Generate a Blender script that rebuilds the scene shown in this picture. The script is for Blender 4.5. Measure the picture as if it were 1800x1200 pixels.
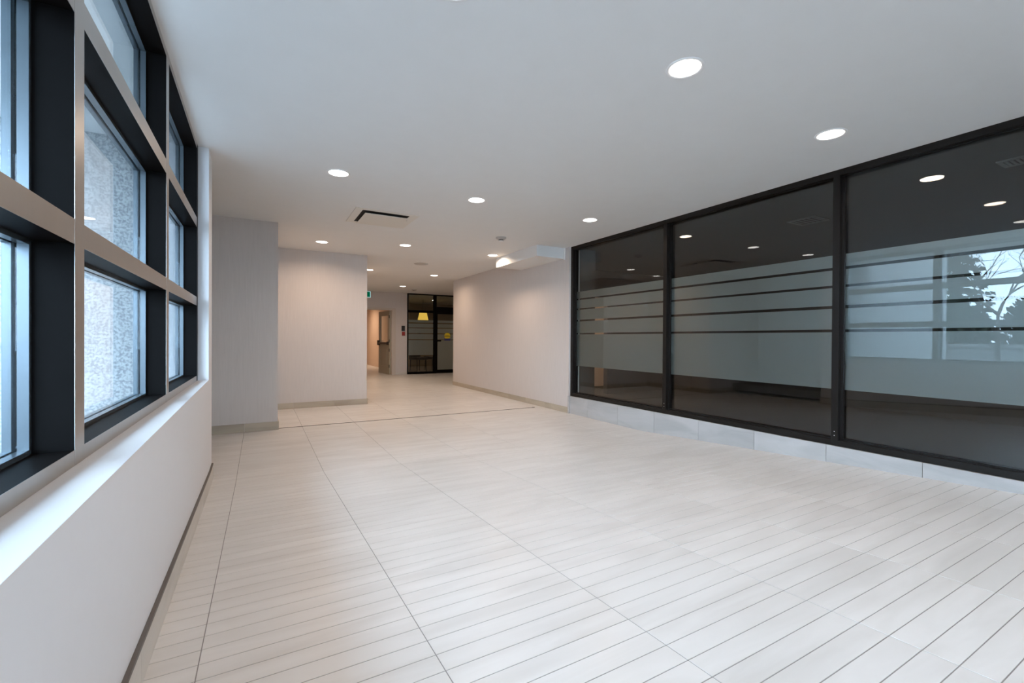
import bpy, bmesh, math, random
from mathutils import Vector, Matrix

for o in list(bpy.data.objects):
    bpy.data.objects.remove(o, do_unlink=True)
scene = bpy.context.scene
C = scene.collection
random.seed(7)

# ------------------------------------------------------------------ camera
cam_d = bpy.data.cameras.new('camera')
cam_d.sensor_width = 36.0
cam_d.lens = 791.64 * 36.0 / 1800.0
cam_d.clip_start = 0.02
cam_d.clip_end = 400
cam = bpy.data.objects.new('camera', cam_d)
C.objects.link(cam)
YAW, PITCH, ROLL, HC = math.radians(29.2665), math.radians(-0.3527), math.radians(0.3263), 1.204
F = Vector((math.sin(YAW) * math.cos(PITCH), math.cos(YAW) * math.cos(PITCH), math.sin(PITCH)))
R = Vector((math.cos(YAW), -math.sin(YAW), 0))
U = R.cross(F)
R2 = R * math.cos(ROLL) + U * math.sin(ROLL)
U2 = -R * math.sin(ROLL) + U * math.cos(ROLL)
cam.matrix_world = Matrix(((R2.x, U2.x, -F.x, 0), (R2.y, U2.y, -F.y, 0), (R2.z, U2.z, -F.z, HC), (0, 0, 0, 1)))
scene.camera = cam

# ------------------------------------------------------------------ world (overcast sky) and exposure
SKY = 18.5
w = bpy.data.worlds.new('overcast_sky')
scene.world = w
w.use_nodes = True
bg = w.node_tree.nodes['Background']
bg.inputs['Color'].default_value = (0.64, 0.81, 1.0, 1)
bg.inputs['Strength'].default_value = SKY
scene.view_settings.view_transform = 'Standard'
scene.view_settings.look = 'None'
scene.view_settings.gamma = 1.0
scene.view_settings.use_curve_mapping = False
scene.view_settings.exposure = 0.0
LAMP_W = 11.5
LAMP_DIM = 8.0   # front lamps set weaker so daylight colour dominates
LAMP_COL = (1.0, 0.76, 0.56)

# ------------------------------------------------------------------ materials
MATS = {}


def new_mat(name):
    m = bpy.data.materials.new(name)
    m.use_nodes = True
    nt = m.node_tree
    return m, nt, nt.nodes['Principled BSDF']


def plain(name, col, rough=0.5, metal=0.0, spec=0.5, noise=0.0, scale=30.0, stretch=(1, 1, 1), bump=0.0):
    """procedural surface: base colour with a slight noise tone and optional fine bump"""
    m, nt, b = new_mat(name)
    b.inputs['Roughness'].default_value = rough
    b.inputs['Metallic'].default_value = metal
    b.inputs['Specular IOR Level'].default_value = spec
    tc = nt.nodes.new('ShaderNodeNewGeometry')
    mp = nt.nodes.new('ShaderNodeMapping')
    mp.inputs['Scale'].default_value = stretch
    nt.links.new(tc.outputs['Position'], mp.inputs['Vector'])
    n = nt.nodes.new('ShaderNodeTexNoise')
    n.inputs['Scale'].default_value = scale
    n.inputs['Detail'].default_value = 3
    nt.links.new(mp.outputs['Vector'], n.inputs['Vector'])
    cr = nt.nodes.new('ShaderNodeMixRGB')
    cr.inputs['Color1'].default_value = tuple(c * (1 - noise) for c in col) + (1,)
    cr.inputs['Color2'].default_value = tuple(min(1, c * (1 + noise)) for c in col) + (1,)
    nt.links.new(n.outputs['Fac'], cr.inputs['Fac'])
    nt.links.new(cr.outputs['Color'], b.inputs['Base Color'])
    if bump:
        bp = nt.nodes.new('ShaderNodeBump')
        bp.inputs['Strength'].default_value = bump
        bp.inputs['Distance'].default_value = 0.004
        nt.links.new(n.outputs['Fac'], bp.inputs['Height'])
        nt.links.new(bp.outputs['Normal'], b.inputs['Normal'])
    MATS[name] = m
    return m


def stone(name, base, dark, rough=0.32, vein=(0.6, 3.0, 3.0), rnd=0.10):
    """pale veined stone tile; each tile has its own tone"""
    m, nt, b = new_mat(name)
    b.inputs['Roughness'].default_value = rough
    b.inputs['Specular IOR Level'].default_value = 0.35
    oi = nt.nodes.new('ShaderNodeObjectInfo')
    geo = nt.nodes.new('ShaderNodeNewGeometry')
    mul = nt.nodes.new('ShaderNodeVectorMath'); mul.operation = 'SCALE'
    sp = nt.nodes.new('ShaderNodeSeparateColor')
    nt.links.new(oi.outputs['Color'], sp.inputs['Color'])
    cx = nt.nodes.new('ShaderNodeCombineXYZ')
    nt.links.new(sp.outputs['Red'], cx.inputs['X'])
    nt.links.new(sp.outputs['Red'], cx.inputs['Y'])
    mul.inputs['Scale'].default_value = 9.0
    nt.links.new(cx.outputs[0], mul.inputs[0])
    add = nt.nodes.new('ShaderNodeVectorMath'); add.operation = 'ADD'
    nt.links.new(geo.outputs['Position'], add.inputs[0])
    nt.links.new(mul.outputs[0], add.inputs[1])
    mp = nt.nodes.new('ShaderNodeMapping')
    mp.inputs['Scale'].default_value = vein
    nt.links.new(add.outputs[0], mp.inputs['Vector'])
    n = nt.nodes.new('ShaderNodeTexNoise')
    n.inputs['Scale'].default_value = 2.2
    n.inputs['Detail'].default_value = 5
    n.inputs['Distortion'].default_value = 0.8
    nt.links.new(mp.outputs[0], n.inputs['Vector'])
    ramp = nt.nodes.new('ShaderNodeValToRGB')
    ramp.color_ramp.elements[0].position = 0.30
    ramp.color_ramp.elements[0].color = dark + (1,)
    ramp.color_ramp.elements[1].position = 0.62
    ramp.color_ramp.elements[1].color = base + (1,)
    nt.links.new(n.outputs['Fac'], ramp.inputs['Fac'])
    mr = nt.nodes.new('ShaderNodeMapRange')
    mr.inputs['To Min'].default_value = 1 - rnd
    mr.inputs['To Max'].default_value = 1.0
    nt.links.new(sp.outputs['Red'], mr.inputs['Value'])
    hs = nt.nodes.new('ShaderNodeHueSaturation')
    nt.links.new(mr.outputs['Result'], hs.inputs['Value'])
    nt.links.new(ramp.outputs['Color'], hs.inputs['Color'])
    nt.links.new(hs.outputs['Color'], b.inputs['Base Color'])
    MATS[name] = m
    return m


def emit(name, col, strength):
    m = bpy.data.materials.new(name)
    m.use_nodes = True
    nt = m.node_tree
    nt.nodes.clear()
    e = nt.nodes.new('ShaderNodeEmission')
    e.inputs['Color'].default_value = col + (1,)
    e.inputs['Strength'].default_value = strength
    o = nt.nodes.new('ShaderNodeOutputMaterial')
    nt.links.new(e.outputs[0], o.inputs['Surface'])
    MATS[name] = m
    return m


def glass(name, tint=(0.96, 0.98, 0.97), f0=0.037):
    """clear architectural glass: see-through plus a mirror reflection that grows at glancing angles"""
    m = bpy.data.materials.new(name)
    m.use_nodes = True
    nt = m.node_tree
    nt.nodes.clear()
    lw = nt.nodes.new('ShaderNodeLayerWeight')
    lw.inputs['Blend'].default_value = 0.5
    p = nt.nodes.new('ShaderNodeMath'); p.operation = 'POWER'
    p.inputs[1].default_value = 5.0
    nt.links.new(lw.outputs['Facing'], p.inputs[0])
    ma = nt.nodes.new('ShaderNodeMath'); ma.operation = 'MULTIPLY_ADD'
    ma.inputs[1].default_value = 1 - f0
    ma.inputs[2].default_value = f0
    nt.links.new(p.outputs[0], ma.inputs[0])
    t = nt.nodes.new('ShaderNodeBsdfTransparent')
    t.inputs['Color'].default_value = tint + (1,)
    g = nt.nodes.new('ShaderNodeBsdfGlossy')
    g.inputs['Roughness'].default_value = 0.0
    g.inputs['Color'].default_value = (1, 1, 1, 1)
    mx = nt.nodes.new('ShaderNodeMixShader')
    nt.links.new(ma.outputs[0], mx.inputs['Fac'])
    nt.links.new(t.outputs[0], mx.inputs[1])
    nt.links.new(g.outputs[0], mx.inputs[2])
    o = nt.nodes.new('ShaderNodeOutputMaterial')
    nt.links.new(mx.outputs[0], o.inputs['Surface'])
    MATS[name] = m
    return m


def film(name):
    """etched privacy film: scatters light both ways, a little clear"""
    m = bpy.data.materials.new(name)
    m.use_nodes = True
    nt = m.node_tree
    nt.nodes.clear()
    d = nt.nodes.new('ShaderNodeBsdfDiffuse')
    d.inputs['Color'].default_value = (0.78, 0.80, 0.81, 1)
    tl = nt.nodes.new('ShaderNodeBsdfTranslucent')
    tl.inputs['Color'].default_value = (0.85, 0.87, 0.85, 1)
    tr = nt.nodes.new('ShaderNodeBsdfTransparent')
    m1 = nt.nodes.new('ShaderNodeMixShader')
    m1.inputs['Fac'].default_value = 0.85
    gl = nt.nodes.new('ShaderNodeBsdfGlossy')
    gl.inputs['Roughness'].default_value = 0.36
    gl.inputs['Color'].default_value = (0.82, 0.90, 0.95, 1)
    m0 = nt.nodes.new('ShaderNodeMixShader')
    m0.inputs['Fac'].default_value = 0.88
    nt.links.new(d.outputs[0], m0.inputs[1])
    nt.links.new(gl.outputs[0], m0.inputs[2])
    nt.links.new(m0.outputs[0], m1.inputs[1])
    nt.links.new(tl.outputs[0], m1.inputs[2])
    m2 = nt.nodes.new('ShaderNodeMixShader')
    m2.inputs['Fac'].default_value = 0.12
    nt.links.new(m1.outputs[0], m2.inputs[1])
    nt.links.new(tr.outputs[0], m2.inputs[2])
    o = nt.nodes.new('ShaderNodeOutputMaterial')
    nt.links.new(m2.outputs[0], o.inputs['Surface'])
    MATS[name] = m
    return m


plain('ceiling_paint', (0.74, 0.735, 0.725), 0.7, noise=0.02, scale=6)
plain('wall_vinyl', (0.60, 0.547, 0.515), 0.6, noise=0.06, scale=60, stretch=(1, 1, 0.06), bump=0.25)
plain('white_paint', (0.69, 0.685, 0.70), 0.5, noise=0.015, scale=20)
plain('sill_white_darkened', (0.56, 0.555, 0.56), 0.45, noise=0.015, scale=20)  # white of the parapet, darkened to offset strong daylight on the sill
plain('peach_paint', (0.62, 0.47, 0.36), 0.6, noise=0.03, scale=8)
plain('wall_shade_dark', (0.035, 0.033, 0.032), 0.6, noise=0.1, scale=4)  # dark colour stands in for missing light on the room walls
plain('pier_shade_dark', (0.05, 0.05, 0.045), 0.6, noise=0.05, scale=6)  # pier shade put into the colour, daylight would brighten it
plain('carpet_shade_dark', (0.006, 0.006, 0.006), 0.95, noise=0.3, scale=150, bump=0.4)  # carpet colour lowered to near black to keep the room dim
plain('ceiling_shade_dark', (0.05, 0.05, 0.05), 0.8, noise=0.05, scale=10)  # white ceiling coloured dark in place of missing light
stone('floor_stone', (0.71, 0.69, 0.67), (0.62, 0.595, 0.57), rnd=0.04)
stone('curb_stone', (0.47, 0.455, 0.445), (0.38, 0.37, 0.36), 0.35, (3.0, 0.7, 3.0), 0.06)
stone('base_stone', (0.50, 0.425, 0.33), (0.40, 0.335, 0.26), 0.4, (0.7, 0.7, 4.0), 0.12)
stone('base_stone_pale', (0.62, 0.58, 0.53), (0.52, 0.48, 0.43), 0.4, (0.7, 0.7, 4.0), 0.08)
plain('grout', (0.27, 0.255, 0.245), 0.9, noise=0.1, scale=40)
plain('black_metal', (0.0055, 0.005, 0.005), 0.45, spec=0.03, noise=0.1, scale=20)
plain('bronze_metal', (0.011, 0.0095, 0.0085), 0.35, spec=0.2, noise=0.1, scale=20)
plain('satin_nickel', (0.46, 0.44, 0.42), 0.36, metal=1.0, noise=0.04, scale=50, stretch=(1, 1, 0.05))
plain('steel_blue', (0.11, 0.135, 0.155), 0.25, metal=0.6, noise=0.05, scale=20)
plain('gasket', (0.012, 0.012, 0.013), 0.6)
plain('strip_brown', (0.10, 0.085, 0.075), 0.5, noise=0.1, scale=30)
plain('trim_white', (0.80, 0.79, 0.78), 0.4)
plain('vent_white', (0.70, 0.66, 0.60), 0.5)
plain('grille_grey', (0.12, 0.12, 0.12), 0.6)
plain('detector_grey', (0.48, 0.45, 0.42), 0.5)
plain('vent_dark', (0.02, 0.018, 0.016), 0.8)
plain('screw', (0.6, 0.6, 0.6), 0.3, metal=1.0)
plain('door_olive', (0.40, 0.36, 0.27), 0.45, noise=0.03, scale=12)
plain('frame_paint', (0.56, 0.49, 0.43), 0.5)
plain('red_plastic', (0.30, 0.02, 0.02), 0.4)
plain('black_plastic', (0.02, 0.02, 0.02), 0.35)
plain('yellow_print', (0.85, 0.62, 0.02), 0.5)
plain('blue_print', (0.06, 0.07, 0.25), 0.5)
plain('tan_wall', (0.32, 0.24, 0.15), 0.7, noise=0.05, scale=5)
plain('tan_floor', (0.26, 0.20, 0.14), 0.5, noise=0.1, scale=5)
plain('mauve', (0.20, 0.12, 0.10), 0.6, noise=0.1, scale=20)
plain('dark_wood', (0.04, 0.028, 0.02), 0.45, noise=0.2, scale=10)
plain('stucco', (0.33, 0.34, 0.345), 0.9, noise=0.3, scale=62, bump=1.0)
_nt = MATS['stucco'].node_tree
_n = [n for n in _nt.nodes if n.type == 'TEX_NOISE'][0]
_mx = [n for n in _nt.nodes if n.type == 'MIX_RGB'][0]
_r = _nt.nodes.new('ShaderNodeValToRGB')
_r.color_ramp.elements[0].position = 0.40
_r.color_ramp.elements[0].color = (0.23, 0.24, 0.25, 1)
_r.color_ramp.elements[1].position = 0.56
_r.color_ramp.elements[1].color = (0.41, 0.415, 0.415, 1)
_nt.links.new(_n.outputs['Fac'], _r.inputs['Fac'])
_nt.links.new(_r.outputs['Color'], [n for n in _nt.nodes if n.type == 'BSDF_PRINCIPLED'][0].inputs['Base Color'])
_nt.nodes.remove(_mx)
plain('asphalt', (0.20, 0.20, 0.20), 0.9, noise=0.2, scale=30)
plain('concrete', (0.22, 0.22, 0.22), 0.85, noise=0.1, scale=10)
plain('louver', (0.50, 0.54, 0.58), 0.5)
plain('bark', (0.06, 0.05, 0.042), 0.9, noise=0.2, scale=20)
plain('needles', (0.03, 0.045, 0.03), 0.9, noise=0.3, scale=6)
plain('hedge_leaf', (0.035, 0.045, 0.03), 0.9, noise=0.4, scale=12)
emit('lamp_lens', (1.0, 0.95, 0.90), 9.0)
emit('sign_green', (0.0, 0.13, 0.06), 0.7)
emit('sign_white', (0.60, 0.95, 0.95), 0.6)
emit('shade_glow', (1.0, 0.62, 0.10), 0.75)
glass('clear_glass')
glass('window_glass', (0.90, 0.95, 0.97))
film('privacy_film')


# ------------------------------------------------------------------ helpers
def tag(o, label, cat, group=None, kind=None):
    o['label'] = label
    if cat:
        o['category'] = cat
    if group:
        o['group'] = group
    if kind:
        o['kind'] = kind
    return o


def box(bm, x0, x1, y0, y1, z0, z1):
    x0, x1 = min(x0, x1), max(x0, x1); y0, y1 = min(y0, y1), max(y0, y1); z0, z1 = min(z0, z1), max(z0, z1)
    v = [bm.verts.new(p) for p in ((x0, y0, z0), (x1, y0, z0), (x1, y1, z0), (x0, y1, z0),
                                   (x0, y0, z1), (x1, y0, z1), (x1, y1, z1), (x0, y1, z1))]
    for f in ((0, 3, 2, 1), (4, 5, 6, 7), (0, 1, 5, 4), (1, 2, 6, 5), (2, 3, 7, 6), (3, 0, 4, 7)):
        bm.faces.new([v[i] for i in f])


def hexa(bm, pts):
    """8 points: bottom ring (counter-clockwise from above), then top ring"""
    v = [bm.verts.new(p) for p in pts]
    for f in ((0, 3, 2, 1), (4, 5, 6, 7), (0, 1, 5, 4), (1, 2, 6, 5), (2, 3, 7, 6), (3, 0, 4, 7)):
        bm.faces.new([v[i] for i in f])


def prism(bm, poly, z0, z1):
    lo = [bm.verts.new((x, y, z0)) for x, y in poly]
    hi = [bm.verts.new((x, y, z1)) for x, y in poly]
    n = len(poly)
    bm.faces.new(lo[::-1]); bm.faces.new(hi)
    for i in range(n):
        bm.faces.new((lo[i], lo[(i + 1) % n], hi[(i + 1) % n], hi[i]))


def lathe(bm, prof, seg=32, c=(0, 0, 0)):
    rings = []
    for r, z in prof:
        if r < 1e-6:
            rings.append([bm.verts.new((c[0], c[1], c[2] + z))])
        else:
            rings.append([bm.verts.new((c[0] + r * math.cos(2 * math.pi * i / seg), c[1] + r * math.sin(2 * math.pi * i / seg), c[2] + z)) for i in range(seg)])
    for a, b in zip(rings, rings[1:]):
        for i in range(seg):
            j = (i + 1) % seg
            if len(a) == 1 and len(b) == 1:
                continue
            if len(a) == 1:
                bm.faces.new((a[0], b[i], b[j]))
            elif len(b) == 1:
                bm.faces.new((a[i], b[0], a[j]))
            else:
                bm.faces.new((a[i], b[i], b[j], a[j]))


def tube(bm, pts, rads, seg=8):
    rings = []
    for k, p in enumerate(pts):
        p = Vector(p)
        d = (Vector(pts[min(k + 1, len(pts) - 1)]) - Vector(pts[max(k - 1, 0)])).normalized()
        a = d.orthogonal().normalized(); b = d.cross(a)
        rings.append([bm.verts.new(p + (a * math.cos(2 * math.pi * i / seg) + b * math.sin(2 * math.pi * i / seg)) * rads[k]) for i in range(seg)])
    for a, b in zip(rings, rings[1:]):
        for i in range(seg):
            bm.faces.new((a[i], a[(i + 1) % seg], b[(i + 1) % seg], b[i]))
    bm.faces.new(rings[0][::-1]); bm.faces.new(rings[-1])


def obj(name, bm, mat, parent=None, loc=(0, 0, 0), smooth=False, bevel=0.0):
    bmesh.ops.recalc_face_normals(bm, faces=bm.faces)
    if bevel:
        bmesh.ops.bevel(bm, geom=list(bm.edges), offset=bevel, segments=2, affect='EDGES', profile=0.5)
    me = bpy.data.meshes.new(name)
    bm.to_mesh(me); bm.free()
    if smooth:
        for p in me.polygons:
            p.use_smooth = True
    me.materials.append(MATS[mat])
    o = bpy.data.objects.new(name, me)
    C.objects.link(o)
    o.location = loc
    if parent:
        o.parent = parent
    t_ = (len(bpy.data.objects) * 0.618034) % 1.0
    o.color = (t_, t_, t_, 1)
    return o


def empty(name, loc=(0, 0, 0)):
    o = bpy.data.objects.new(name, None)
    o.empty_display_size = 0.1
    C.objects.link(o)
    o.location = loc
    return o


def bxo(name, mat, parent, *b, bevel=0.0):
    """one part made of one or more boxes, in world coordinates, under a parent at its own origin"""
    bm = bmesh.new()
    bs = b if isinstance(b[0], (tuple, list)) else [b]
    off = parent.location if parent else Vector((0, 0, 0))
    for q in bs:
        box(bm, q[0] - off.x, q[1] - off.x, q[2] - off.y, q[3] - off.y, q[4] - off.z, q[5] - off.z)
    return obj(name, bm, mat, parent, bevel=bevel)


def share(src, name, parent, loc, rot=(0, 0, 0)):
    o = src.copy()
    o.name = name
    C.objects.link(o)
    o.parent = parent
    o.location = loc
    o.rotation_euler = rot
    return o


H = 2.70
# ramp towards the entrance
RY, RS = 4.35, 0.0575
YB = -2.6


def zf(y):
    return 0.0 if y >= RY else RS * (RY - max(y, -1.4))


def xw(y):
    """room face of the left parapet, not quite parallel to the glazing"""
    return -0.357 + 0.0125 * (4.61 - y)


# ================================================================== FLOOR
T, G = 0.675, 0.0035
COL0 = -0.17
floor = empty('floor')
tag(floor, 'level floor of pale stone tiles in the rear corridor', 'floor', kind='structure')
bxo('grout_bed', 'grout', floor, -1.7, 6.6, 4.70, 24.0, -0.14, -0.0016)


def tile_mesh(w, l, th=0.012):
    bm = bmesh.new()
    c = 0.0005
    lo = [(-w / 2, -l / 2), (w / 2, -l / 2), (w / 2, l / 2), (-w / 2, l / 2)]
    hi = [(-w / 2 + c, -l / 2 + c), (w / 2 - c, -l / 2 + c), (w / 2 - c, l / 2 - c), (-w / 2 + c, l / 2 - c)]
    a = [bm.verts.new((x, y, -th)) for x, y in lo]
    b = [bm.verts.new((x, y, -c)) for x, y in lo]
    d = [bm.verts.new((x, y, 0)) for x, y in hi]
    for i in range(4):
        j = (i + 1) % 4
        bm.faces.new((a[i], a[j], b[j], b[i])); bm.faces.new((b[i], b[j], d[j], d[i]))
    bm.faces.new(d)
    return bm


cache = {}


def add_tile(name, parent, mat, x0, x1, y0, y1, z=0.0, rx=0.0, tone=None):
    wdt, ln = x1 - x0 - G, (y1 - y0) - G
    k = (name, round(wdt, 4), round(ln, 4), mat)
    cx, cy = (x0 + x1) / 2, (y0 + y1) / 2
    if k not in cache:
        o = obj(name, tile_mesh(wdt, ln), mat, parent, (cx, cy, z))
        cache[k] = o
    else:
        o = share(cache[k], name, parent, (cx, cy, z))
    o.rotation_euler = (rx, 0, 0)
    t_ = random.random() if tone is None else tone
    o.color = (t_, t_, t_, 1)
    return o


cols = [COL0 + T * i for i in range(-3, 11)]
TR = 0.664
rows = [4.73 + TR * i for i in range(0, 30)]
for i in range(len(rows) - 1):
    y0, y1 = rows[i], rows[i + 1]
    for a, b in zip(cols, cols[1:]):
        cx, cy = (a + b) / 2, (y0 + y1) / 2
        if cx < -0.9 and cy > 6.7:
            continue
        if b < -1.6 or (cx < 0.1 and cy > 7.0) or (cx < 1.3 and cy > 8.9):
            continue
        if cy > 14.75 and not (2.0 < cx < 4.3):
            continue
        if cx > 4.40 and cy < 10.9:
            continue
        x0, x1 = max(a, -1.6), b
        if cy < 10.9 and x1 > 4.40:
            x1 = 4.40
        add_tile('tile', floor, 'floor_stone', x0, x1, y0, y1)

# ramp: narrow cross strips between the long joints
ramp = empty('floor_ramp')
tag(ramp, 'gently sloping ramp of narrow pale stone strips in the foreground', 'ramp', kind='structure')
bm = bmesh.new()
gz = -0.0016
for (ya, yb) in ((RY, 4.72), (-1.4, RY), (YB - 0.3, -1.4)):
    za, zb_ = zf(ya) + gz, zf(yb) + gz
    hexa(bm, [(-0.62, ya, -0.14), (4.46, ya, -0.14), (4.46, yb, -0.14), (-0.62, yb, -0.14),
              (-0.62, ya, za), (4.46, ya, za), (4.46, yb, zb_), (-0.62, yb, zb_)])
obj('grout_bed', bm, 'grout', ramp)
PIT = 0.0877
NEAR = 2.75
rcols = [c for c in cols if -1.0 < c < 4.4]
rcols = [-0.60] + [c for c in rcols if c > -0.3] + [4.42]
far_bm = bmesh.new()
k = 0
y1 = 4.73
while y1 - PIT > YB:
    y0 = y1 - PIT
    ym = (y0 + y1) / 2
    ang = -math.atan((zf(y0) - zf(y1)) / PIT)
    zm = (zf(y0) + zf(y1)) / 2
    for a, b in zip(rcols, rcols[1:]):
        if 0.30 < ym < NEAR:
            add_tile('tile_strip', ramp, 'floor_stone', a, b, y0, y1, zm, ang, random.Random(int(a * 1000) * 31 + k // 4).random())
        else:
            tb = tile_mesh(b - a - G, PIT - G)
            bmesh.ops.transform(tb, matrix=Matrix.Translation(((a + b) / 2, ym, zm)) @ Matrix.Rotation(ang, 4, 'X'), verts=tb.verts)
            tm = bpy.data.meshes.new('tmp'); tb.to_mesh(tm); tb.free()
            far_bm.from_mesh(tm); bpy.data.meshes.remove(tm)
    y1 = y0
    k += 1
fo = obj('tile_strips', far_bm, 'floor_stone', ramp)
fo['kind'] = 'stuff'

# black expansion joint across the floor
tj = empty('trim_1', (1.9, 6.70, 0))
tag(tj, 'thin black movement joint running across the pale floor', 'floor joint', kind='structure')
bxo('strip', 'black_metal', tj, -0.62, 4.19, 6.694, 6.708, -0.004, 0.003)
bxo('end_cap', 'black_metal', tj, 4.17, 4.215, 6.685, 6.717, -0.004, 0.004)

# ================================================================== CEILING
ceil = bxo('ceiling', 'ceiling_paint', None, -1.75, 9.7, YB - 0.2, 24.2, H, H + 0.25)
tag(ceil, 'smooth white painted ceiling with recessed lights', 'ceiling', kind='structure')
blk = empty('trim_2', (4.1, 6.75, 2.52))
tag(blk, 'white boxed bulkhead under the ceiling above the right corridor wall', 'bulkhead', kind='structure')
bxo('casing', 'ceiling_paint', blk, 3.838, 4.39, 6.062, 7.47, 2.523, H)
bxo('cover_strip', 'trim_white', blk, 4.36, 4.388, 6.045, 6.062, 2.505, H)

# ================================================================== WALLS
# left parapet with end pier
bm = bmesh.new()
yA, yE = YB - 0.1, 4.61
prism(bm, [(-0.62, yA), (xw(yA), yA), (xw(yE), yE), (-0.62, yE)], -0.1, 0.861)
prism(bm, [(-0.62, 4.30), (xw(4.30), 4.30), (xw(yE), yE), (-0.62, yE)], 0.861, H)
wl = obj('wall_left', bm, 'white_paint')
tag(wl, 'low white parapet wall with a deep sill below the black windows', 'wall', kind='structure')
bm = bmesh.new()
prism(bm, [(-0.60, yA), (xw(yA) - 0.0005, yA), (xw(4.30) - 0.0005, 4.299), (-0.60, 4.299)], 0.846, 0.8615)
sb = obj('trim_5', bm, 'sill_white_darkened')
tag(sb, 'sill board added on the parapet, its white darkened against the daylight', 'window sill', kind='structure')
# recess beyond the pier
wr = bxo('wall_recess', 'wall_vinyl', None, (-1.72, -1.6, 4.6, 6.75, -0.1, H), (-1.72, -0.61, 4.58, 4.61, -0.1, H))
tag(wr, 'shaded wall of the side recess behind the window pier', 'wall', kind='structure')
wb = bxo('wall_block', 'wall_vinyl', None, -1.7, 0.208, 6.627, 14.8, -0.1, H)
tag(wb, 'taupe wall block projecting at the left beyond the window pier', 'wall', kind='structure')
wc = bxo('wall_corridor', 'wall_vinyl', None, 0.208, 1.706, 8.453, 14.8, -0.1, H)
tag(wc, 'taupe wall set back behind the projecting block at the left', 'wall', kind='structure')
wr2 = bxo('wall_right', 'wall_vinyl', None, (4.386, 4.60, 5.935, 10.95, -0.1, H), (4.60, 6.6, 10.75, 10.95, -0.1, H))
tag(wr2, 'long taupe corridor wall at the right beyond the black glazing', 'wall', kind='structure')
we = bxo('wall_end', 'wall_vinyl', None, 6.4, 6.6, 10.95, 15.0, -0.1, H)
tag(we, 'side wall of the cross passage hidden at the right', 'wall', kind='structure')
wf = bxo('wall_back', 'wall_vinyl', None, (1.706, 2.74, 14.8, 14.95, -0.1, H), (2.74, 3.784, 14.8, 14.95, 2.13, H), (3.784, 4.285, 14.8, 14.95, -0.1, H))
tag(wf, 'far taupe corridor wall with the open door and wall devices', 'wall', kind='structure')


def base_run(name, label, pieces, mat='base_stone'):
    """pieces: list of boxes, each one skirting tile"""
    e = empty(name)
    tag(e, label, 'baseboard', kind='structure')
    for p in pieces:
        bxo('tile', mat, e, *p, bevel=0.0015)
    return e


g = 0.002
ys = 6.627
base_run('baseboard_block', 'beige stone skirting below the projecting block wall',
         [(-1.6, -0.835, ys - 0.012, ys, 0, 0.108), (-0.833, -0.167, ys - 0.012, ys, 0, 0.108), (-0.165, 0.222, ys - 0.012, ys, 0, 0.108),
          (0.208, 0.221, ys + 0.001, 8.44, 0, 0.108)])
ys = 8.453
base_run('baseboard_corridor', 'beige stone skirting below the set-back corridor wall',
         [(0.222, 0.502, ys - 0.012, ys, 0, 0.10), (0.504, 1.148, ys - 0.012, ys, 0, 0.10), (1.150, 1.720, ys - 0.012, ys, 0, 0.10),
          (1.706, 1.719, ys + 0.001, 14.78, 0, 0.10)])
pc = []
y = 5.945
while y < 10.95:
    y2 = min(y + 0.667, 10.962)
    pc.append((4.374, 4.386, y, y2 - g, 0, 0.095))
    y = y2
pc.append((4.386, 6.4, 10.95, 10.962, 0, 0.095))
base_run('baseboard_right', 'beige stone skirting along the right corridor wall', pc)
base_run('baseboard_back', 'stone skirting on the far wall beside the open door',
         [(1.72, 2.63, 14.788, 14.8, 0, 0.09), (3.905, 4.28, 14.788, 14.8, 0, 0.09)], 'base_stone_pale')

# left skirting on the slope, with the dark metal strip above it
bl = empty('baseboard_left')
tag(bl, 'pale stone skirting below the window parapet following the ramp', 'baseboard', kind='structure')
ts = empty('trim_3')
tag(ts, 'dark brown metal strip between parapet wall and its skirting', 'trim strip', kind='structure')
cuts = [4.62, RY, 3.72, 3.05, 2.385, 1.72, 1.05, 0.385, -0.28, -0.95, -1.4, -2.0, YB]
bmt = bmesh.new()
for a, b in zip(cuts, cuts[1:]):
    y1_, y0_ = a - 0.001, b + 0.001
    bm = bmesh.new()
    q = 0.012
    hexa(bm, [(xw(y0_) - 0.01, y0_, zf(y0_)), (xw(y0_) + q, y0_, zf(y0_)), (xw(y1_) + q, y1_, zf(y1_)), (xw(y1_) - 0.01, y1_, zf(y1_)),
              (xw(y0_) - 0.01, y0_, zf(y0_) + 0.112), (xw(y0_) + q, y0_, zf(y0_) + 0.112), (xw(y1_) + q, y1_, zf(y1_) + 0.112), (xw(y1_) - 0.01, y1_, zf(y1_) + 0.112)])
    obj('tile', bm, 'base_stone_pale', bl)
    q = 0.013
    hexa(bmt, [(xw(b) - 0.01, b, zf(b) + 0.112), (xw(b) + q, b, zf(b) + 0.112), (xw(a) + q, a, zf(a) + 0.112), (xw(a) - 0.01, a, zf(a) + 0.112),
               (xw(b) - 0.01, b, zf(b) + 0.124), (xw(b) + q, b, zf(b) + 0.124), (xw(a) + q, a, zf(a) + 0.124), (xw(a) - 0.01, a, zf(a) + 0.124)])
obj('strip', bmt, 'strip_brown', ts)

# stone curb below the right glazing
cb = empty('trim_4')
tag(cb, 'low veined stone curb below the black framed glazing', 'curb', kind='structure')
bxo('core', 'concrete', cb, 4.41, 4.60, YB, 5.934, -0.1, 0.278)
joints = [5.934] + [3.453 + 0.667 * i for i in range(3, -10, -1)]
joints = [j for j in joints if j > YB] + [YB]
for a, b in zip(joints, joints[1:]):
    bxo('tile', 'curb_stone', cb, 4.392, 4.41, b + 0.0012, a - 0.0012, -0.05, 0.280, bevel=0.001)
bxo('end_tile', 'curb_stone', cb, 4.374, 4.3915, 5.905, 5.944, -0.02, 0.280)

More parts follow.
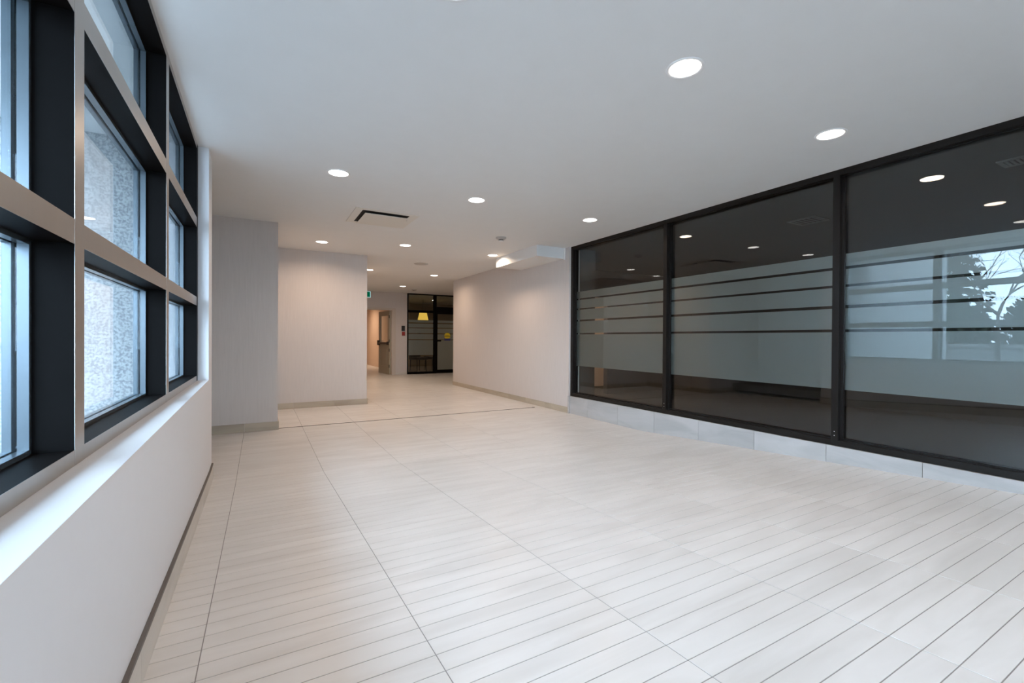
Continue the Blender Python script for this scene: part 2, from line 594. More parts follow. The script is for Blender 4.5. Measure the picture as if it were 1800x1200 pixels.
# ================================================================== LEFT WINDOWS
XF = -0.425
mull = [4.27, 2.970, 1.637, 0.304, -1.03, -2.36]
MW = 0.036
names = ['farthest window bay beside the white pier', 'second window bay from the pier, with clear view of stucco', 'nearest window bay in view at the left edge',
         'window bay beside the viewer, out of view', 'rearmost window bay behind the viewer']
ZB, ZT = 0.862, H
trans = [(1.447, 1.513), (2.055, 2.127)]
for i in range(5):
    y1, y0 = mull[i], mull[i + 1]
    e = empty('window_%d' % (i + 1), (XF, (y0 + y1) / 2, ZB))
    tag(e, 'black framed ' + names[i], 'window', kind='structure')
    D = -0.558
    # mullion at the near side of each bay
    bxo('mullion', 'black_metal', e, D, XF - 0.0015, y0 - MW + 0.001, y0 + MW - 0.001, ZB, ZT)
    bxo('mullion_cap', 'satin_nickel', e, XF - 0.0015, XF, y0 - MW, y0 + MW, ZB, ZT - 0.001)
    if i == 0:
        bxo('mullion', 'black_metal', e, D, XF - 0.0015, 4.236, 4.304, ZB, ZT)
        bxo('mullion_cap', 'black_metal', e, XF - 0.0015, XF, 4.236, 4.304, ZB, ZT - 0.001)
    ya, yb = y0 + MW, (4.236 if i == 0 else y1 - MW)
    for (za, zb_) in trans:
        bxo('transom', 'black_metal', e, D, XF - 0.0015, ya, yb, za + 0.001, zb_ - 0.001)
        bxo('transom_cap', 'satin_nickel', e, XF - 0.0015, XF - 0.0005, ya + 0.001, yb, za, zb_)
    bxo('head', 'black_metal', e, D, XF - 0.0015, ya, yb, 2.665, ZT)
    bxo('head_cap', 'satin_nickel', e, XF - 0.0015, XF - 0.0005, ya, yb, 2.664, ZT - 0.001)
    bxo('bottom_rail', 'black_metal', e, D, XF - 0.0015, ya, yb, ZB, 0.902)
    bxo('rail_cap', 'satin_nickel', e, XF - 0.0015, XF - 0.0005, ya + 0.001, yb, ZB, 0.903)
    lev = [(0.902, 1.448), (1.512, 2.056), (2.126, 2.665)]
    for (za, zb_) in lev:
        s = 0.013
        for (xa, xb, mt, nm) in ((-0.530, -0.508, 'steel_blue', 'glazing_bead'), (-0.557, -0.540, 'steel_blue', 'outer_bead')):
            bxo(nm, mt, e, (xa, xb, ya, ya + s, za, zb_), (xa, xb, yb - s, yb, za, zb_), (xa, xb, ya + s, yb - s, za, za + s), (xa, xb, ya + s, yb - s, zb_ - s, zb_))
        bxo('pane', 'window_glass', e, -0.538, -0.532, ya + 0.002, yb - 0.002, za + 0.002, zb_ - 0.002)

# ================================================================== RIGHT GLAZING
XR, XG = 4.420, 4.490
zb0, zr, zh = 0.281, 0.330, 2.648
films = [(1.858, 1.968), (1.698, 1.834), (1.516, 1.676), (1.303, 1.489), (0.770, 1.279)]
pan = [(5.925, 3.985, 'first glazed panel, beside the taupe corridor wall'), (3.985, 2.068, 'middle glazed panel between the two black mullions'),
       (2.068, 0.15, 'nearest glazed panel, mirroring trees and windows'), (0.15, -2.55, 'glazed panel behind the viewer')]
for i, (ya, yb, lab) in enumerate(pan):
    e = empty('window_%d' % (6 + i), (XR, (ya + yb) / 2, zb0))
    tag(e, 'black framed ' + lab, 'glazing', kind='structure')
    m = 0.027
    jl = 0.045 if i == 0 else m
    top, bot = ya - (jl if i == 0 else m), yb + m
    if i == 0:
        bxo('jamb', 'bronze_metal', e, XR, 4.53, ya - jl, ya + 0.01, zb0, H)
        bxo('screw', 'screw', e, XR + 0.05, XR + 0.056, ya - jl - 0.002, ya - jl, 2.10, 2.107)
    bxo('mullion', 'bronze_metal', e, XR, 4.53, yb - m, yb + m, zb0, H)
    for sz in (0.40, 0.365):
        bxo('screw', 'screw', e, XR - 0.002, XR, yb - 0.004, yb + 0.003, sz, sz + 0.007)
    bxo('head', 'bronze_metal', e, XR, 4.53, bot, top, zh, H)
    bxo('bottom_rail', 'bronze_metal', e, XR, 4.53, bot, top, zb0, zr)
    s = 0.02
    bxo('glazing_bead', 'bronze_metal', e, (4.462, XG - 0.001, top - s, top, zr, zh), (4.462, XG - 0.001, bot, bot + s, zr, zh),
        (4.462, XG - 0.001, bot + s, top - s, zr, zr + 0.012), (4.462, XG - 0.001, bot + s, top - s, zh - 0.005, zh))
    bxo('pane', 'clear_glass', e, XG, XG + 0.008, bot, top, zr - 0.005, zh + 0.002)
    for (za, zb_) in films:
        bxo('film_band', 'privacy_film', e, XG + 0.0085, XG + 0.0090, bot + 0.003, top - 0.003, za, zb_)

# ================================================================== DARK ROOM behind the right glazing
dr = bxo('wall_dark_room', 'wall_shade_dark', None,
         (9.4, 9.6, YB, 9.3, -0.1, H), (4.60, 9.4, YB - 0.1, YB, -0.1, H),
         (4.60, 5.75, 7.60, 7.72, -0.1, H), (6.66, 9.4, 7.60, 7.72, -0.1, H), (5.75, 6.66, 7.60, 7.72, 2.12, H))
tag(dr, 'walls of the room behind the glazing, coloured dark to look unlit', 'wall', kind='structure')
pr = bxo('wall_pier', 'pier_shade_dark', None, 4.60, 4.935, 5.95, 6.25, -0.1, H - 0.006)
tag(pr, 'pier just behind the first glazed panel, shade put into its dark colour', 'wall', kind='structure')
df = bxo('floor_dark_room', 'carpet_shade_dark', None, 4.60, 9.4, YB, 9.3, -0.1, 0.0)
tag(df, 'carpet of the room behind the glazing, coloured near black to look unlit', 'floor', kind='structure')
dc = bxo('ceiling_dark_room', 'ceiling_shade_dark', None, 4.62, 9.4, YB, 7.6, H - 0.005, H + 0.001)
tag(dc, 'ceiling of the room behind the glazing, shade put into its dark colour', 'ceiling', kind='structure')
hw = bxo('wall_side_hall', 'peach_paint', None, (4.7, 9.4, 9.0, 9.2, 0, H), (4.60, 4.7, 7.72, 9.2, 0, H))
tag(hw, 'lit beige wall seen through the doorway of the dark room', 'wall', kind='structure')


def ceiling_grille(name, cx, cy, label, wdt=0.34, lng=0.34):
    e = empty(name, (cx, cy, H - 0.006))
    tag(e, label, 'vent')
    z1 = H - 0.0055
    x0, x1, y0, y1 = cx - wdt / 2, cx + wdt / 2, cy - lng / 2, cy + lng / 2
    f = 0.03
    bxo('frame', 'grille_grey', e, (x0, x1, y0, y0 + f, z1 - 0.012, z1), (x0, x1, y1 - f, y1, z1 - 0.012, z1), (x0, x0 + f, y0 + f, y1 - f, z1 - 0.012, z1), (x1 - f, x1, y0 + f, y1 - f, z1 - 0.012, z1))
    bxo('backing', 'vent_dark', e, x0 + f, x1 - f, y0 + f, y1 - f, z1 - 0.002, z1)
    n = 5
    for i in range(n):
        yy = y0 + f + (lng - 2 * f) * (i + 0.5) / n
        bxo('slat', 'grille_grey', e, x0 + f, x1 - f, yy - 0.010, yy + 0.010, z1 - 0.010, z1 - 0.006)


ceiling_grille('ceiling_grille', 5.94, 3.09, 'slatted square air grille on the darkened ceiling behind the middle glazed panel')
ceiling_grille('ceiling_grille', 5.44, 1.20, 'slatted air grille on the darkened ceiling behind the nearest glazed panel', 0.22, 0.22)

# ================================================================== LAMPS
lamp_proto = None
LR = 0.083


def make_lamp(x, y, label, power=LAMP_W, group='recessed ceiling downlights'):
    global lamp_proto
    if lamp_proto is None:
        e = empty('downlight', (x, y, H))
        bm = bmesh.new()
        lathe(bm, [(LR, -0.001), (LR + 0.001, -0.004), (LR + 0.010, -0.006), (LR + 0.016, -0.004), (LR + 0.018, 0.0)], 40)
        obj('trim_ring', bm, 'trim_white', e, smooth=True)
        bm = bmesh.new()
        lathe(bm, [(0, -0.003), (LR * 0.7, -0.003), (LR + 0.0005, -0.0015), (LR + 0.0005, 0.0)], 40)
        obj('lens', bm, 'lamp_lens', e)
        lamp_proto = e
    else:
        e = empty('downlight', (x, y, H))
        for c in list(lamp_proto.children):
            if c.type == 'MESH':
                q = c.copy(); C.objects.link(q); q.parent = e
    tag(e, label, 'light', group)
    ld = bpy.data.lights.new('lamp_light', 'AREA')
    ld.shape = 'DISK'; ld.size = LR * 1.9
    ld.energy = power; ld.color = LAMP_COL
    ld.spread = math.radians(158)
    lo = bpy.data.objects.new('lamp_light', ld)
    C.objects.link(lo); lo.parent = e; lo.location = (0, 0, -0.008)
    return e


for x, y, lab in [
    (0.71, 1.79, 'round downlight over the ramp at the top edge of the photo'),
    (2.041, 1.711, 'largest round downlight in view, on the ceiling above the ramp'),
    (3.612, 1.733, 'round downlight nearest the two larger glazed panels'),
    (0.622, 4.353, 'round downlight nearest the window pier, before the square diffuser'),
    (2.042, 4.447, 'round downlight right of the square diffuser, middle of its row'),
    (3.616, 4.467, 'round downlight just before the corner of the first glazed panel'),
    (0.847, 7.606, 'round downlight above the set-back taupe wall at the left'),
    (2.047, 7.190, 'round downlight between the square diffuser and the round grille'),
    (3.648, 7.238, 'round downlight beside the white bulkhead'),
    (2.097, 10.18, 'round downlight half hidden by the edge of the set-back wall'),
    (3.623, 10.28, 'round downlight right of the round ceiling grille'),
    (3.604, 12.90, 'farthest round downlight, before the dark glass entrance'),
    (2.08, 12.90, 'round downlight out of sight behind the set-back wall'),
    (0.70, -0.95, 'round downlight behind the viewer on the window side'),
    (2.04, -0.95, 'round downlight behind the viewer in mid ceiling'),
    (3.61, -0.95, 'round downlight behind the viewer on the glazing side'),
]:
    make_lamp(x, y, lab, LAMP_DIM if y < 6 else LAMP_W)
make_lamp(6.3, 8.35, 'downlight in the small hall behind the dark room', 40.0)
make_lamp(3.1, 19.5, 'warm downlight in the passage beyond the open door', 40.0)

# ================================================================== CEILING DEVICES
e = empty('air_diffuser', (1.335, 5.74, H))
tag(e, 'square white air diffuser with dark slot on the ceiling', 'vent')
x0, x1, y0, y1 = 0.960, 1.702, 5.370, 6.085
tx0, tx1, ty0, ty1 = 1.045, 1.600, 5.430, 6.020
z1 = H
bxo('frame', 'vent_white', e, (x0, x1, y0, ty0, z1 - 0.006, z1), (x0, x1, ty1, y1, z1 - 0.006, z1), (x0, tx0, ty0, ty1, z1 - 0.006, z1), (tx1, x1, ty0, ty1, z1 - 0.006, z1))
bxo('throat', 'vent_dark', e, tx0, tx1, ty0, ty1, z1 - 0.003, z1 - 0.001)
bxo('face_plate', 'vent_white', e, 1.080, 1.590, 5.470, 6.006, z1 - 0.030, z1 - 0.025)
bxo('baffle', 'vent_dark', e, 1.14, 1.52, 5.52, 5.93, z1 - 0.025, z1 - 0.003)
bxo('clip', 'vent_white', e, 1.586, 1.612, 5.60, 5.85, z1 - 0.026, z1 - 0.003)

e = empty('speaker_grille', (2.83, 8.81, H))
tag(e, 'round flat grille on the corridor ceiling', 'grille')
bm = bmesh.new()
lathe(bm, [(0, -0.010), (0.105, -0.009), (0.112, -0.006), (0.112, 0)], 36)
obj('mesh_face', bm, 'detector_grey', e, smooth=False)
bm = bmesh.new()
lathe(bm, [(0.112, -0.008), (0.125, -0.011), (0.138, -0.007), (0.142, 0)], 36)
obj('rim', bm, 'detector_grey', e, smooth=True)


def detector(name, x, y, label):
    e = empty(name, (x, y, H))
    tag(e, label, 'detector')
    bm = bmesh.new()
    lathe(bm, [(0.078, 0), (0.078, -0.014), (0.064, -0.026), (0.040, -0.036)], 28)
    obj('base', bm, 'detector_grey', e, smooth=True)
    bm = bmesh.new()
    lathe(bm, [(0.036, -0.034), (0.034, -0.050)], 24)
    obj('vent_ring', bm, 'vent_dark', e)
    bm = bmesh.new()
    lathe(bm, [(0.042, -0.048), (0.042, -0.057), (0.028, -0.062), (0, -0.063)], 24)
    obj('cap', bm, 'trim_white', e, smooth=True)


detector('smoke_detector', 3.11, 5.90, 'small white smoke detector before the bulkhead')
detector('smoke_detector', 4.15, 13.6, 'small white detector far down the corridor by the glass entrance')

# ================================================================== FAR WALL
# door frame and leaf
e = empty('door_1', (3.784, 14.80, 0))
tag(e, 'olive beige door standing open at the far end of the corridor', 'door', kind='structure')
bxo('frame', 'frame_paint', e, (3.784, 3.90, 14.775, 14.80, 0, 2.18), (2.63, 2.74, 14.775, 14.80, 0, 2.18), (2.74, 3.784, 14.775, 14.80, 2.13, 2.18),
    (3.768, 3.784, 14.80, 14.95, 0, 2.13), (2.74, 2.756, 14.80, 14.95, 0, 2.13), (2.756, 3.768, 14.80, 14.95, 2.114, 2.13))
leaf = empty('leaf', (-0.018, 0.10, 0.006))
leaf.parent = e
# leaf swings away from the viewer; local x along leaf width, y thickness, drawn from the hinge
LW, LH, LT = 0.99, 2.10, 0.045
leaf.rotation_euler = (0, 0, math.radians(97))


def leafpart(name, mat, *bs, parent=leaf):
    bm = bmesh.new()
    for q in bs:
        box(bm, *q)
    return obj(name, bm, mat, parent)


leafpart('stiles', 'door_olive', (0, 0.15, 0, LT, 0, LH), (LW - 0.15, LW, 0, LT, 0, LH), (0.15, LW - 0.15, 0, LT, LH - 0.16, LH), (0.15, LW - 0.15, 0, LT, 0.88, 1.06), (0.15, LW - 0.15, 0, LT, 0, 0.26))
leafpart('lower_panel', 'door_olive', (0.15, LW - 0.15, 0.012, LT - 0.012, 0.26, 0.88), (0.22, LW - 0.22, 0.004, LT - 0.004, 0.33, 0.81))
leafpart('lite', 'clear_glass', (0.15, LW - 0.15, 0.018, 0.026, 1.06, LH - 0.16))
leafpart('panic_bar', 'dark_wood', (0.06, LW - 0.05, LT + 0.03, LT + 0.07, 0.99, 1.06), (0.05, 0.13, LT, LT + 0.05, 0.97, 1.08), (LW - 0.13, LW - 0.03, LT, LT + 0.07, 0.95, 1.12))
for z in (0.22, 0.75, 1.05, 1.85):
    leafpart('hinge', 'dark_wood', (-0.012, 0.02, LT - 0.004, LT + 0.012, z, z + 0.10))
# passage beyond
pw = bxo('wall_passage', 'peach_paint', None, (4.25, 4.38, 14.95, 24.0, 0, H), (2.3, 4.25, 23.9, 24.1, 0, H), (2.2, 2.35, 14.95, 24.0, 0, H))
tag(pw, 'warm peach wall of the passage beyond the open door', 'wall', kind='structure')

e = empty('exit_sign', (2.895, 14.74, 2.58))
tag(e, 'green and white running-man exit sign above the far door', 'sign')
bxo('housing', 'trim_white', e, 2.70, 3.09, 14.735, 14.80, 2.485, 2.69)
bxo('light_panel', 'sign_white', e, 2.705, 3.085, 14.731, 14.735, 2.49, 2.685)
bxo('green_field', 'sign_green', e, 2.725, 3.062, 14.728, 14.731, 2.508, 2.667)
bm = bmesh.new()
for q in [(-0.02, 0.012, -0.014, 0.05, 0.04)]:
    pass


def stroke(bm, x0, z0, x1, z1, t):
    d = Vector((x1 - x0, 0, z1 - z0)).normalized()
    n = Vector((-d.z, 0, d.x)) * t / 2
    a, b = Vector((x0, 0, z0)), Vector((x1, 0, z1))
    ps = [a - n, b - n, b + n, a + n]
    lo = [bm.verts.new((p.x, -0.0135, p.z)) for p in ps]
    hi = [bm.verts.new((p.x, -0.0120, p.z)) for p in ps]
    bm.faces.new(lo); bm.faces.new(hi[::-1])
    for i in range(4):
        bm.faces.new((lo[i], lo[(i + 1) % 4], hi[(i + 1) % 4], hi[i]))


for s in [(-0.055, 0.045, -0.040, 0.062, 0.022), (-0.060, 0.030, -0.075, -0.010, 0.022), (-0.075, -0.010, -0.050, -0.045, 0.014), (-0.075, -0.010, -0.110, -0.035, 0.014),
          (-0.062, 0.028, -0.030, 0.010, 0.011), (-0.062, 0.028, -0.100, 0.022, 0.011), (-0.02, -0.065, -0.02, 0.065, 0.008), (0.03, -0.065, 0.03, 0.065, 0.008), (-0.02, 0.065, 0.03, 0.065, 0.008)]:
    stroke(bm, *s)
obj('running_figure', bm, 'sign_white', e)

e = empty('card_reader', (4.15, 14.80, 1.525))
tag(e, 'black card reader on the far wall above the red box', 'card reader')
bxo('body', 'black_plastic', e, 4.095, 4.205, 14.77, 14.80, 1.44, 1.61, bevel=0.004)
bxo('face', 'gasket', e, 4.107, 4.193, 14.766, 14.77, 1.455, 1.595)
e = empty('fire_alarm_pull', (4.16, 14.80, 1.345))
tag(e, 'small red fire alarm pull box below the black card reader', 'alarm')
bxo('body', 'red_plastic', e, 4.112, 4.206, 14.765, 14.80, 1.285, 1.41, bevel=0.004)
bxo('handle', 'red_plastic', e, 4.128, 4.190, 14.752, 14.765, 1.315, 1.345, bevel=0.003)

# far glazed entrance
e = empty('window_10', (4.285, 14.8, 0))
tag(e, 'dark framed sidelight panel of the far glass entrance', 'glazing', kind='structure')
bxo('jamb', 'black_metal', e, 4.285, 4.325, 14.78, 14.86, 0, H)
bxo('mullion', 'black_metal', e, 5.206, 5.308, 14.78, 14.86, 0, H)
bxo('bottom_rail', 'black_metal', e, 4.325, 5.206, 14.78, 14.86, 0, 0.07)
bxo('transom', 'black_metal', e, 4.325, 5.206, 14.78, 14.86, 2.065, 2.145)
bxo('head', 'black_metal', e, 4.325, 5.206, 14.78, 14.86, 2.665, H)
bxo('pane', 'clear_glass', e, 4.325, 5.206, 14.82, 14.828, 0.07, 2.065)
bxo('upper_pane', 'clear_glass', e, 4.325, 5.206, 14.82, 14.828, 2.145, 2.665)
ff = [(1.735, 1.82), (1.565, 1.695), (1.375, 1.54), (1.165, 1.345), (0.633, 1.14)]
for za, zb_ in ff:
    bxo('film_band', 'privacy_film', e, 4.33, 5.20, 14.8285, 14.829, za, zb_)
e = empty('door_2', (5.308, 14.8, 0))
tag(e, 'dark framed glass door with yellow sticker at the far end', 'door', kind='structure')
bxo('frame', 'black_metal', e, (5.308, 6.40, 14.77, 14.86, 2.04, 2.28), (5.308, 6.40, 14.78, 14.86, 2.665, H), (6.34, 6.40, 14.78, 14.86, 0, H))
bxo('leaf_rail', 'black_metal', e, (5.31, 5.345, 14.79, 14.84, 0.01, 2.04), (6.29, 6.335, 14.79, 14.84, 0.01, 2.04), (5.345, 6.29, 14.79, 14.84, 0.01, 0.12))
bxo('pane', 'clear_glass', e, 5.345, 6.29, 14.811, 14.819, 0.12, 2.04)
bxo('upper_pane', 'clear_glass', e, 5.308, 6.34, 14.82, 14.828, 2.28, 2.665)
for za, zb_ in ff[:-1] + [(0.12, 1.14)]:
    bxo('film_band', 'privacy_film', e, 5.35, 6.285, 14.8195, 14.820, za, zb_)
bxo('handle', 'black_metal', e, (5.318, 5.338, 14.74, 14.79, 1.09, 1.15), (5.318, 5.46, 14.735, 14.757, 1.095, 1.145))
st = empty('door_sticker', (5.712, 14.809, 1.273))
tag(st, 'round yellow sticker with blue foot on the far glass door', 'sticker')
bm = bmesh.new()
n = 28
lo = [bm.verts.new((0.112 * math.cos(2 * math.pi * i / n), 0, 0.012 + 0.112 * math.sin(2 * math.pi * i / n))) for i in range(n)]
hi = [bm.verts.new((v.co.x, -0.001, v.co.z)) for v in lo]
bm.faces.new(lo); bm.faces.new(hi[::-1])
for i in range(n):
    bm.faces.new((lo[i], lo[(i + 1) % n], hi[(i + 1) % n], hi[i]))
obj('disc', bm, 'yellow_print', st)
bm = bmesh.new(); box(bm, -0.112, 0.112, -0.0015, -0.001, -0.15, -0.075)
obj('foot', bm, 'blue_print', st)
bm = bmesh.new(); box(bm, -0.105, 0.105, -0.0018, -0.001, 0.0, 0.016); box(bm, -0.07, 0.07, -0.0018, -0.001, 0.030, 0.036)
obj('band', bm, 'dark_wood', st)

# lobby behind the far glazing
lb = bxo('wall_lobby', 'tan_wall', None, (4.38, 8.2, 19.0, 19.2, 0, H), (8.0, 8.2, 14.95, 19.0, 0, H), (4.38, 4.40, 14.95, 19.0, 0, H), (6.40, 8.2, 14.86, 14.95, 0, H))
tag(lb, 'dim tan wall of the lobby behind the far glass', 'wall', kind='structure')
lf = bxo('floor_lobby', 'tan_floor', None, 4.38, 8.2, 14.87, 19.2, -0.12, 0.0)
tag(lf, 'dim brown floor of the lobby behind the far glass', 'floor', kind='structure')
make_lamp(6.0, 17.0, 'downlight in the lobby behind the far glass', 4.0)
e = empty('pendant_lamp', (5.55, 17.0, 1.89))
tag(e, 'glowing yellow pendant lamp behind the far glass entrance', 'lamp')
bm = bmesh.new()
lathe(bm, [(0.13, 0.34), (0.135, 0.34), (0.21, 0.0), (0.205, 0.0), (0.13, 0.335)], 32)
obj('shade', bm, 'shade_glow', e, smooth=True)
bm = bmesh.new(); tube(bm, [(0, 0, 0.35), (0, 0, 0.81)], [0.006, 0.006], 6)
obj('cord', bm, 'black_plastic', e)
bm = bmesh.new(); lathe(bm, [(0, 0.35), (0.13, 0.342), (0.13, 0.332)], 24)
obj('cap', bm, 'dark_wood', e)
e = empty('wall_plaque', (6.055, 18.98, 1.60))
tag(e, 'dark mauve round plaque on the lobby wall behind the film', 'wall decoration')
bm = bmesh.new()
n = 7
lo = [bm.verts.new((0.20 * math.cos(2 * math.pi * (i + .3) / n), 0, 0.22 * math.sin(2 * math.pi * (i + .3) / n))) for i in range(n)]
hi = [bm.verts.new((v.co.x * .9, -0.04, v.co.z * .9)) for v in lo]
bm.faces.new(lo); bm.faces.new(hi[::-1])
for i in range(n):
    bm.faces.new((lo[i], lo[(i + 1) % n], hi[(i + 1) % n], hi[i]))
obj('plate', bm, 'mauve', e)


def dark_chair(x, y, rz, label):
    e = empty('lobby_chair', (x, y, 0))
    e.rotation_euler = (0, 0, rz)
    tag(e, label, 'chair', 'lobby chairs')
    for sx in (-1, 1):
        for sy in (-1, 1):
            bm = bmesh.new(); tube(bm, [(sx * 0.21, sy * 0.21, 0), (sx * 0.20, sy * 0.19, 0.43)], [0.016, 0.020], 8)
            obj('leg', bm, 'dark_wood', e)
    bm = bmesh.new(); box(bm, -0.25, 0.25, -0.25, 0.25, 0.42, 0.52)
    obj('seat', bm, 'dark_wood', e, bevel=0.02)
    bm = bmesh.new(); box(bm, -0.25, 0.25, 0.19, 0.26, 0.50, 0.92)
    obj('backrest', bm, 'dark_wood', e, bevel=0.02)


dark_chair(5.05, 16.0, math.radians(20), 'dark wooden chair at the left behind the far glass')
dark_chair(5.75, 16.4, math.radians(-70), 'dark wooden chair in the middle behind the far glass')

# ================================================================== ENTRANCE BEHIND THE VIEWER
eb = bxo('wall_front', 'white_paint', None, (-0.62, 0.9, YB - 0.15, YB, -0.1, H), (3.3, 4.6, YB - 0.15, YB, -0.1, H), (0.9, 3.3, YB - 0.15, YB, 2.45, H))
tag(eb, 'white entrance wall behind the viewer', 'wall', kind='structure')
for i, (xa, xb, lab) in enumerate(((0.9, 2.1, 'left'), (2.1, 3.3, 'right'))):
    e = empty('door_%d' % (3 + i), (xa, YB, zf(YB)))
    tag(e, 'black framed glass entrance door behind the viewer, ' + lab + ' leaf', 'door', kind='structure')
    z0 = zf(YB)
    bxo('leaf_frame', 'black_metal', e, (xa, xa + 0.06, YB - 0.1, YB - 0.05, z0, 2.45), (xb - 0.06, xb, YB - 0.1, YB - 0.05, z0, 2.45), (xa + 0.06, xb - 0.06, YB - 0.1, YB - 0.05, z0, z0 + 0.18), (xa + 0.06, xb - 0.06, YB - 0.1, YB - 0.05, 2.37, 2.45))
    bxo('pane', 'window_glass', e, xa + 0.06, xb - 0.06, YB - 0.08, YB - 0.072, z0 + 0.18, 2.37)
    bxo('pull_handle', 'satin_nickel', e, (xb - 0.11, xb - 0.08, YB - 0.04, YB - 0.01, 0.9, 1.5)) if i == 0 else bxo('pull_handle', 'satin_nickel', e, (xa + 0.08, xa + 0.11, YB - 0.04, YB - 0.01, 0.9, 1.5))

cn = empty('added_canopy', (2.1, YB - 2.2, 2.8))  # unseen, added to cut the sky light entering by the doors
tag(cn, 'unseen canopy added outside the entrance doors to block sky light', 'canopy')
bxo('roof', 'concrete', cn, -0.62, 5.5, YB - 4.6, YB - 0.16, 2.75, 3.0)
for px in (-0.3, 5.1):
    bxo('post', 'black_metal', cn, px, px + 0.15, YB - 4.5, YB - 4.35, 0.2, 2.75)

# ================================================================== OUTSIDE (left)
gd = bxo('ground', 'asphalt', None, -60, -0.62, -40, 40, 0.05, 0.20)
tag(gd, 'grey paved ground outside the windows', 'ground', kind='structure')
gd2 = bxo('ground_front', 'asphalt', None, -0.62, 30, -40, YB - 0.16, 0.05, 0.20)
tag(gd2, 'grey paved ground outside the entrance', 'ground', kind='structure')
uw = bxo('wall_upper', 'stucco', None, -0.75, -0.62, -8.0, 4.40, H + 0.01, 4.2)
tag(uw, 'stucco wall outside above the windows', 'wall', kind='structure')
sw = bxo('wall_stucco', 'stucco', None, -5.6, -0.62, 4.40, 4.57, 0.1, 5.2)
tag(sw, 'rough grey stucco wall outside the windows', 'wall', kind='structure')
e = empty('louver_grille', (-2.0, 4.40, 3.0))
tag(e, 'horizontal louver grille high on the stucco wall outside', 'grille')
bxo('frame', 'louver', e, (-2.5, -1.5, 4.37, 4.40, 2.95, 2.99), (-2.5, -1.5, 4.37, 4.40, 4.06, 4.10), (-2.5, -2.46, 4.37, 4.40, 2.99, 4.06), (-1.54, -1.5, 4.37, 4.40, 2.99, 4.06))
for i in range(6):
    z = 3.03 + i * 0.175
    bxo('slat', 'louver', e, -2.46, -1.54, 4.375, 4.395, z, z + 0.08)
bxo('backing', 'gasket', e, -2.46, -1.54, 4.396, 4.399, 2.99, 4.06)

lw_ = empty('garden_wall', (-11.0, 2.0, 0.2))
tag(lw_, 'low concrete garden wall with a cap outside', 'wall')
bxo('body', 'concrete', lw_, -11.2, -10.8, -14, 16, 0.2, 1.0)
bxo('cap', 'concrete', lw_, -11.28, -10.72, -14, 16, 1.0, 1.12)


def leaves(bm, rng, centre, rad, n, size):
    for _ in range(n):
        while True:
            p = Vector((rng.uniform(-1, 1), rng.uniform(-1, 1), rng.uniform(-1, 1)))
            if p.length < 1:
                break
        c = Vector(centre) + Vector((p.x * rad[0], p.y * rad[1], p.z * rad[2]))
        d = Vector((rng.gauss(0, 1), rng.gauss(0, 1), rng.gauss(0, 1))).normalized()
        a = d.orthogonal().normalized(); b = d.cross(a)
        s = size * rng.uniform(0.6, 1.3)
        vs = [bm.verts.new(c + a * s), bm.verts.new(c + b * s * 0.5), bm.verts.new(c - a * s), bm.verts.new(c - b * s * 0.5 + d * s * 0.3)]
        bm.faces.new(vs[:3]); bm.faces.new((vs[0], vs[2], vs[3]))


def shrub(x, y, h, r, label, seed):
    rng = random.Random(seed)
    e = empty('evergreen_shrub', (x, y, 0.2))
    tag(e, label, 'shrub', 'evergreen shrubs beyond the garden wall')
    bm = bmesh.new()
    leaves(bm, rng, (0, 0, h * 0.52), (r, r, h * 0.5), 2200, 0.14)
    obj('foliage', bm, 'hedge_leaf', e)
    bm = bmesh.new(); tube(bm, [(0, 0, 0), (0.05, 0, h * 0.7)], [0.09, 0.03], 6)
    obj('stem', bm, 'bark', e)


for i in range(9):
    pos = ['first', 'second', 'third', 'fourth', 'fifth', 'sixth', 'seventh', 'eighth', 'last'][i]
    shrub(-13.0, -5 + i * 2.3, random.uniform(2.0, 2.6), 1.07, 'dark evergreen shrub outside, %s along the garden wall' % pos, 20 + i)


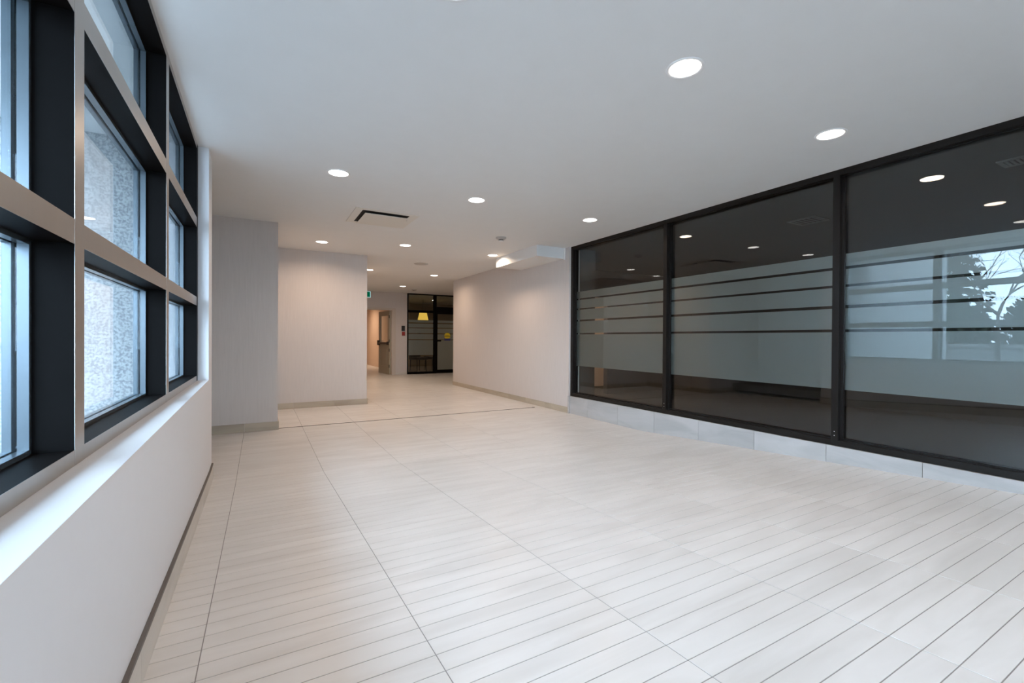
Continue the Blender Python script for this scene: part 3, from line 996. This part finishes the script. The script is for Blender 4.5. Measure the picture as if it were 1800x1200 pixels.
def conifer(x, y, h, label, seed):
    rng = random.Random(seed)
    e = empty('conifer', (x, y, 0.2))
    tag(e, label, 'tree', 'conifers outside the windows')
    bm = bmesh.new(); tube(bm, [(0, 0, 0), (0, 0, h * 0.5), (0, 0, h)], [0.16, 0.09, 0.015], 8)
    obj('trunk', bm, 'bark', e)
    bm = bmesh.new()
    z = 0.8
    while z < h - 0.2:
        rr = (1 - z / h) * h * 0.15 + 0.12
        k = rng.randint(5, 7)
        a0 = rng.uniform(0, 6.28)
        for j in range(k):
            a = a0 + j * 6.283 / k + rng.uniform(-.2, .2)
            L = rr * rng.uniform(0.7, 1.15)
            for t in range(7):
                s = (t + 0.6) / 7
                leaves(bm, rng, (math.cos(a) * L * s, math.sin(a) * L * s, z - 0.28 * L * s * s), (0.16, 0.16, 0.09), 5, 0.13)
        z += 0.33
    obj('needles', bm, 'needles', e)


conifer(-16.4, 7.3, 8.2, 'dark conifer outside mirrored beside the glazing mullion', 3)
conifer(-16.8, 4.7, 7.4, 'dark conifer outside mirrored at the right edge of the photo', 4)


def bare_tree(x, y, h, label, seed):
    rng = random.Random(seed)
    e = empty('bare_tree', (x, y, 0.2))
    tag(e, label, 'tree')
    tb = bmesh.new(); br = bmesh.new()

    def grow(bm, p, d, L, r, depth):
        pts, rads = [p], [r]
        q = p.copy(); dd = d.copy()
        for s in range(3):
            dd = (dd + Vector((rng.uniform(-.18, .18), rng.uniform(-.18, .18), rng.uniform(-.05, .12)))).normalized()
            q = q + dd * L / 3
            pts.append(q.copy()); rads.append(r * (1 - 0.18 * (s + 1)))
        tube(bm, pts, rads, 5 if depth else 8)
        if depth >= 5:
            return
        n = rng.randint(2, 4) + (1 if depth < 2 else 0)
        for k in range(n):
            ax = Vector((rng.uniform(-1, 1), rng.uniform(-1, 1), rng.uniform(-.3, .3))).normalized()
            nd = (Matrix.Rotation(rng.uniform(0.35, 0.85), 3, ax) @ dd).normalized()
            if nd.z < -0.1:
                nd.z = 0.1
            at = pts[-1] if k < 2 else pts[2]
            grow(br, at.copy(), nd, L * rng.uniform(.62, .85), r * .63, depth + 1)

    grow(tb, Vector((0, 0, 0)), Vector((0, 0, 1)), h * 0.30, 0.075, 0)
    obj('trunk', tb, 'bark', e)
    obj('branches', br, 'bark', e)


bare_tree(-9.7, 4.5, 6.0, 'leafless tree outside the windows, seen mirrored in the glazing', 11)
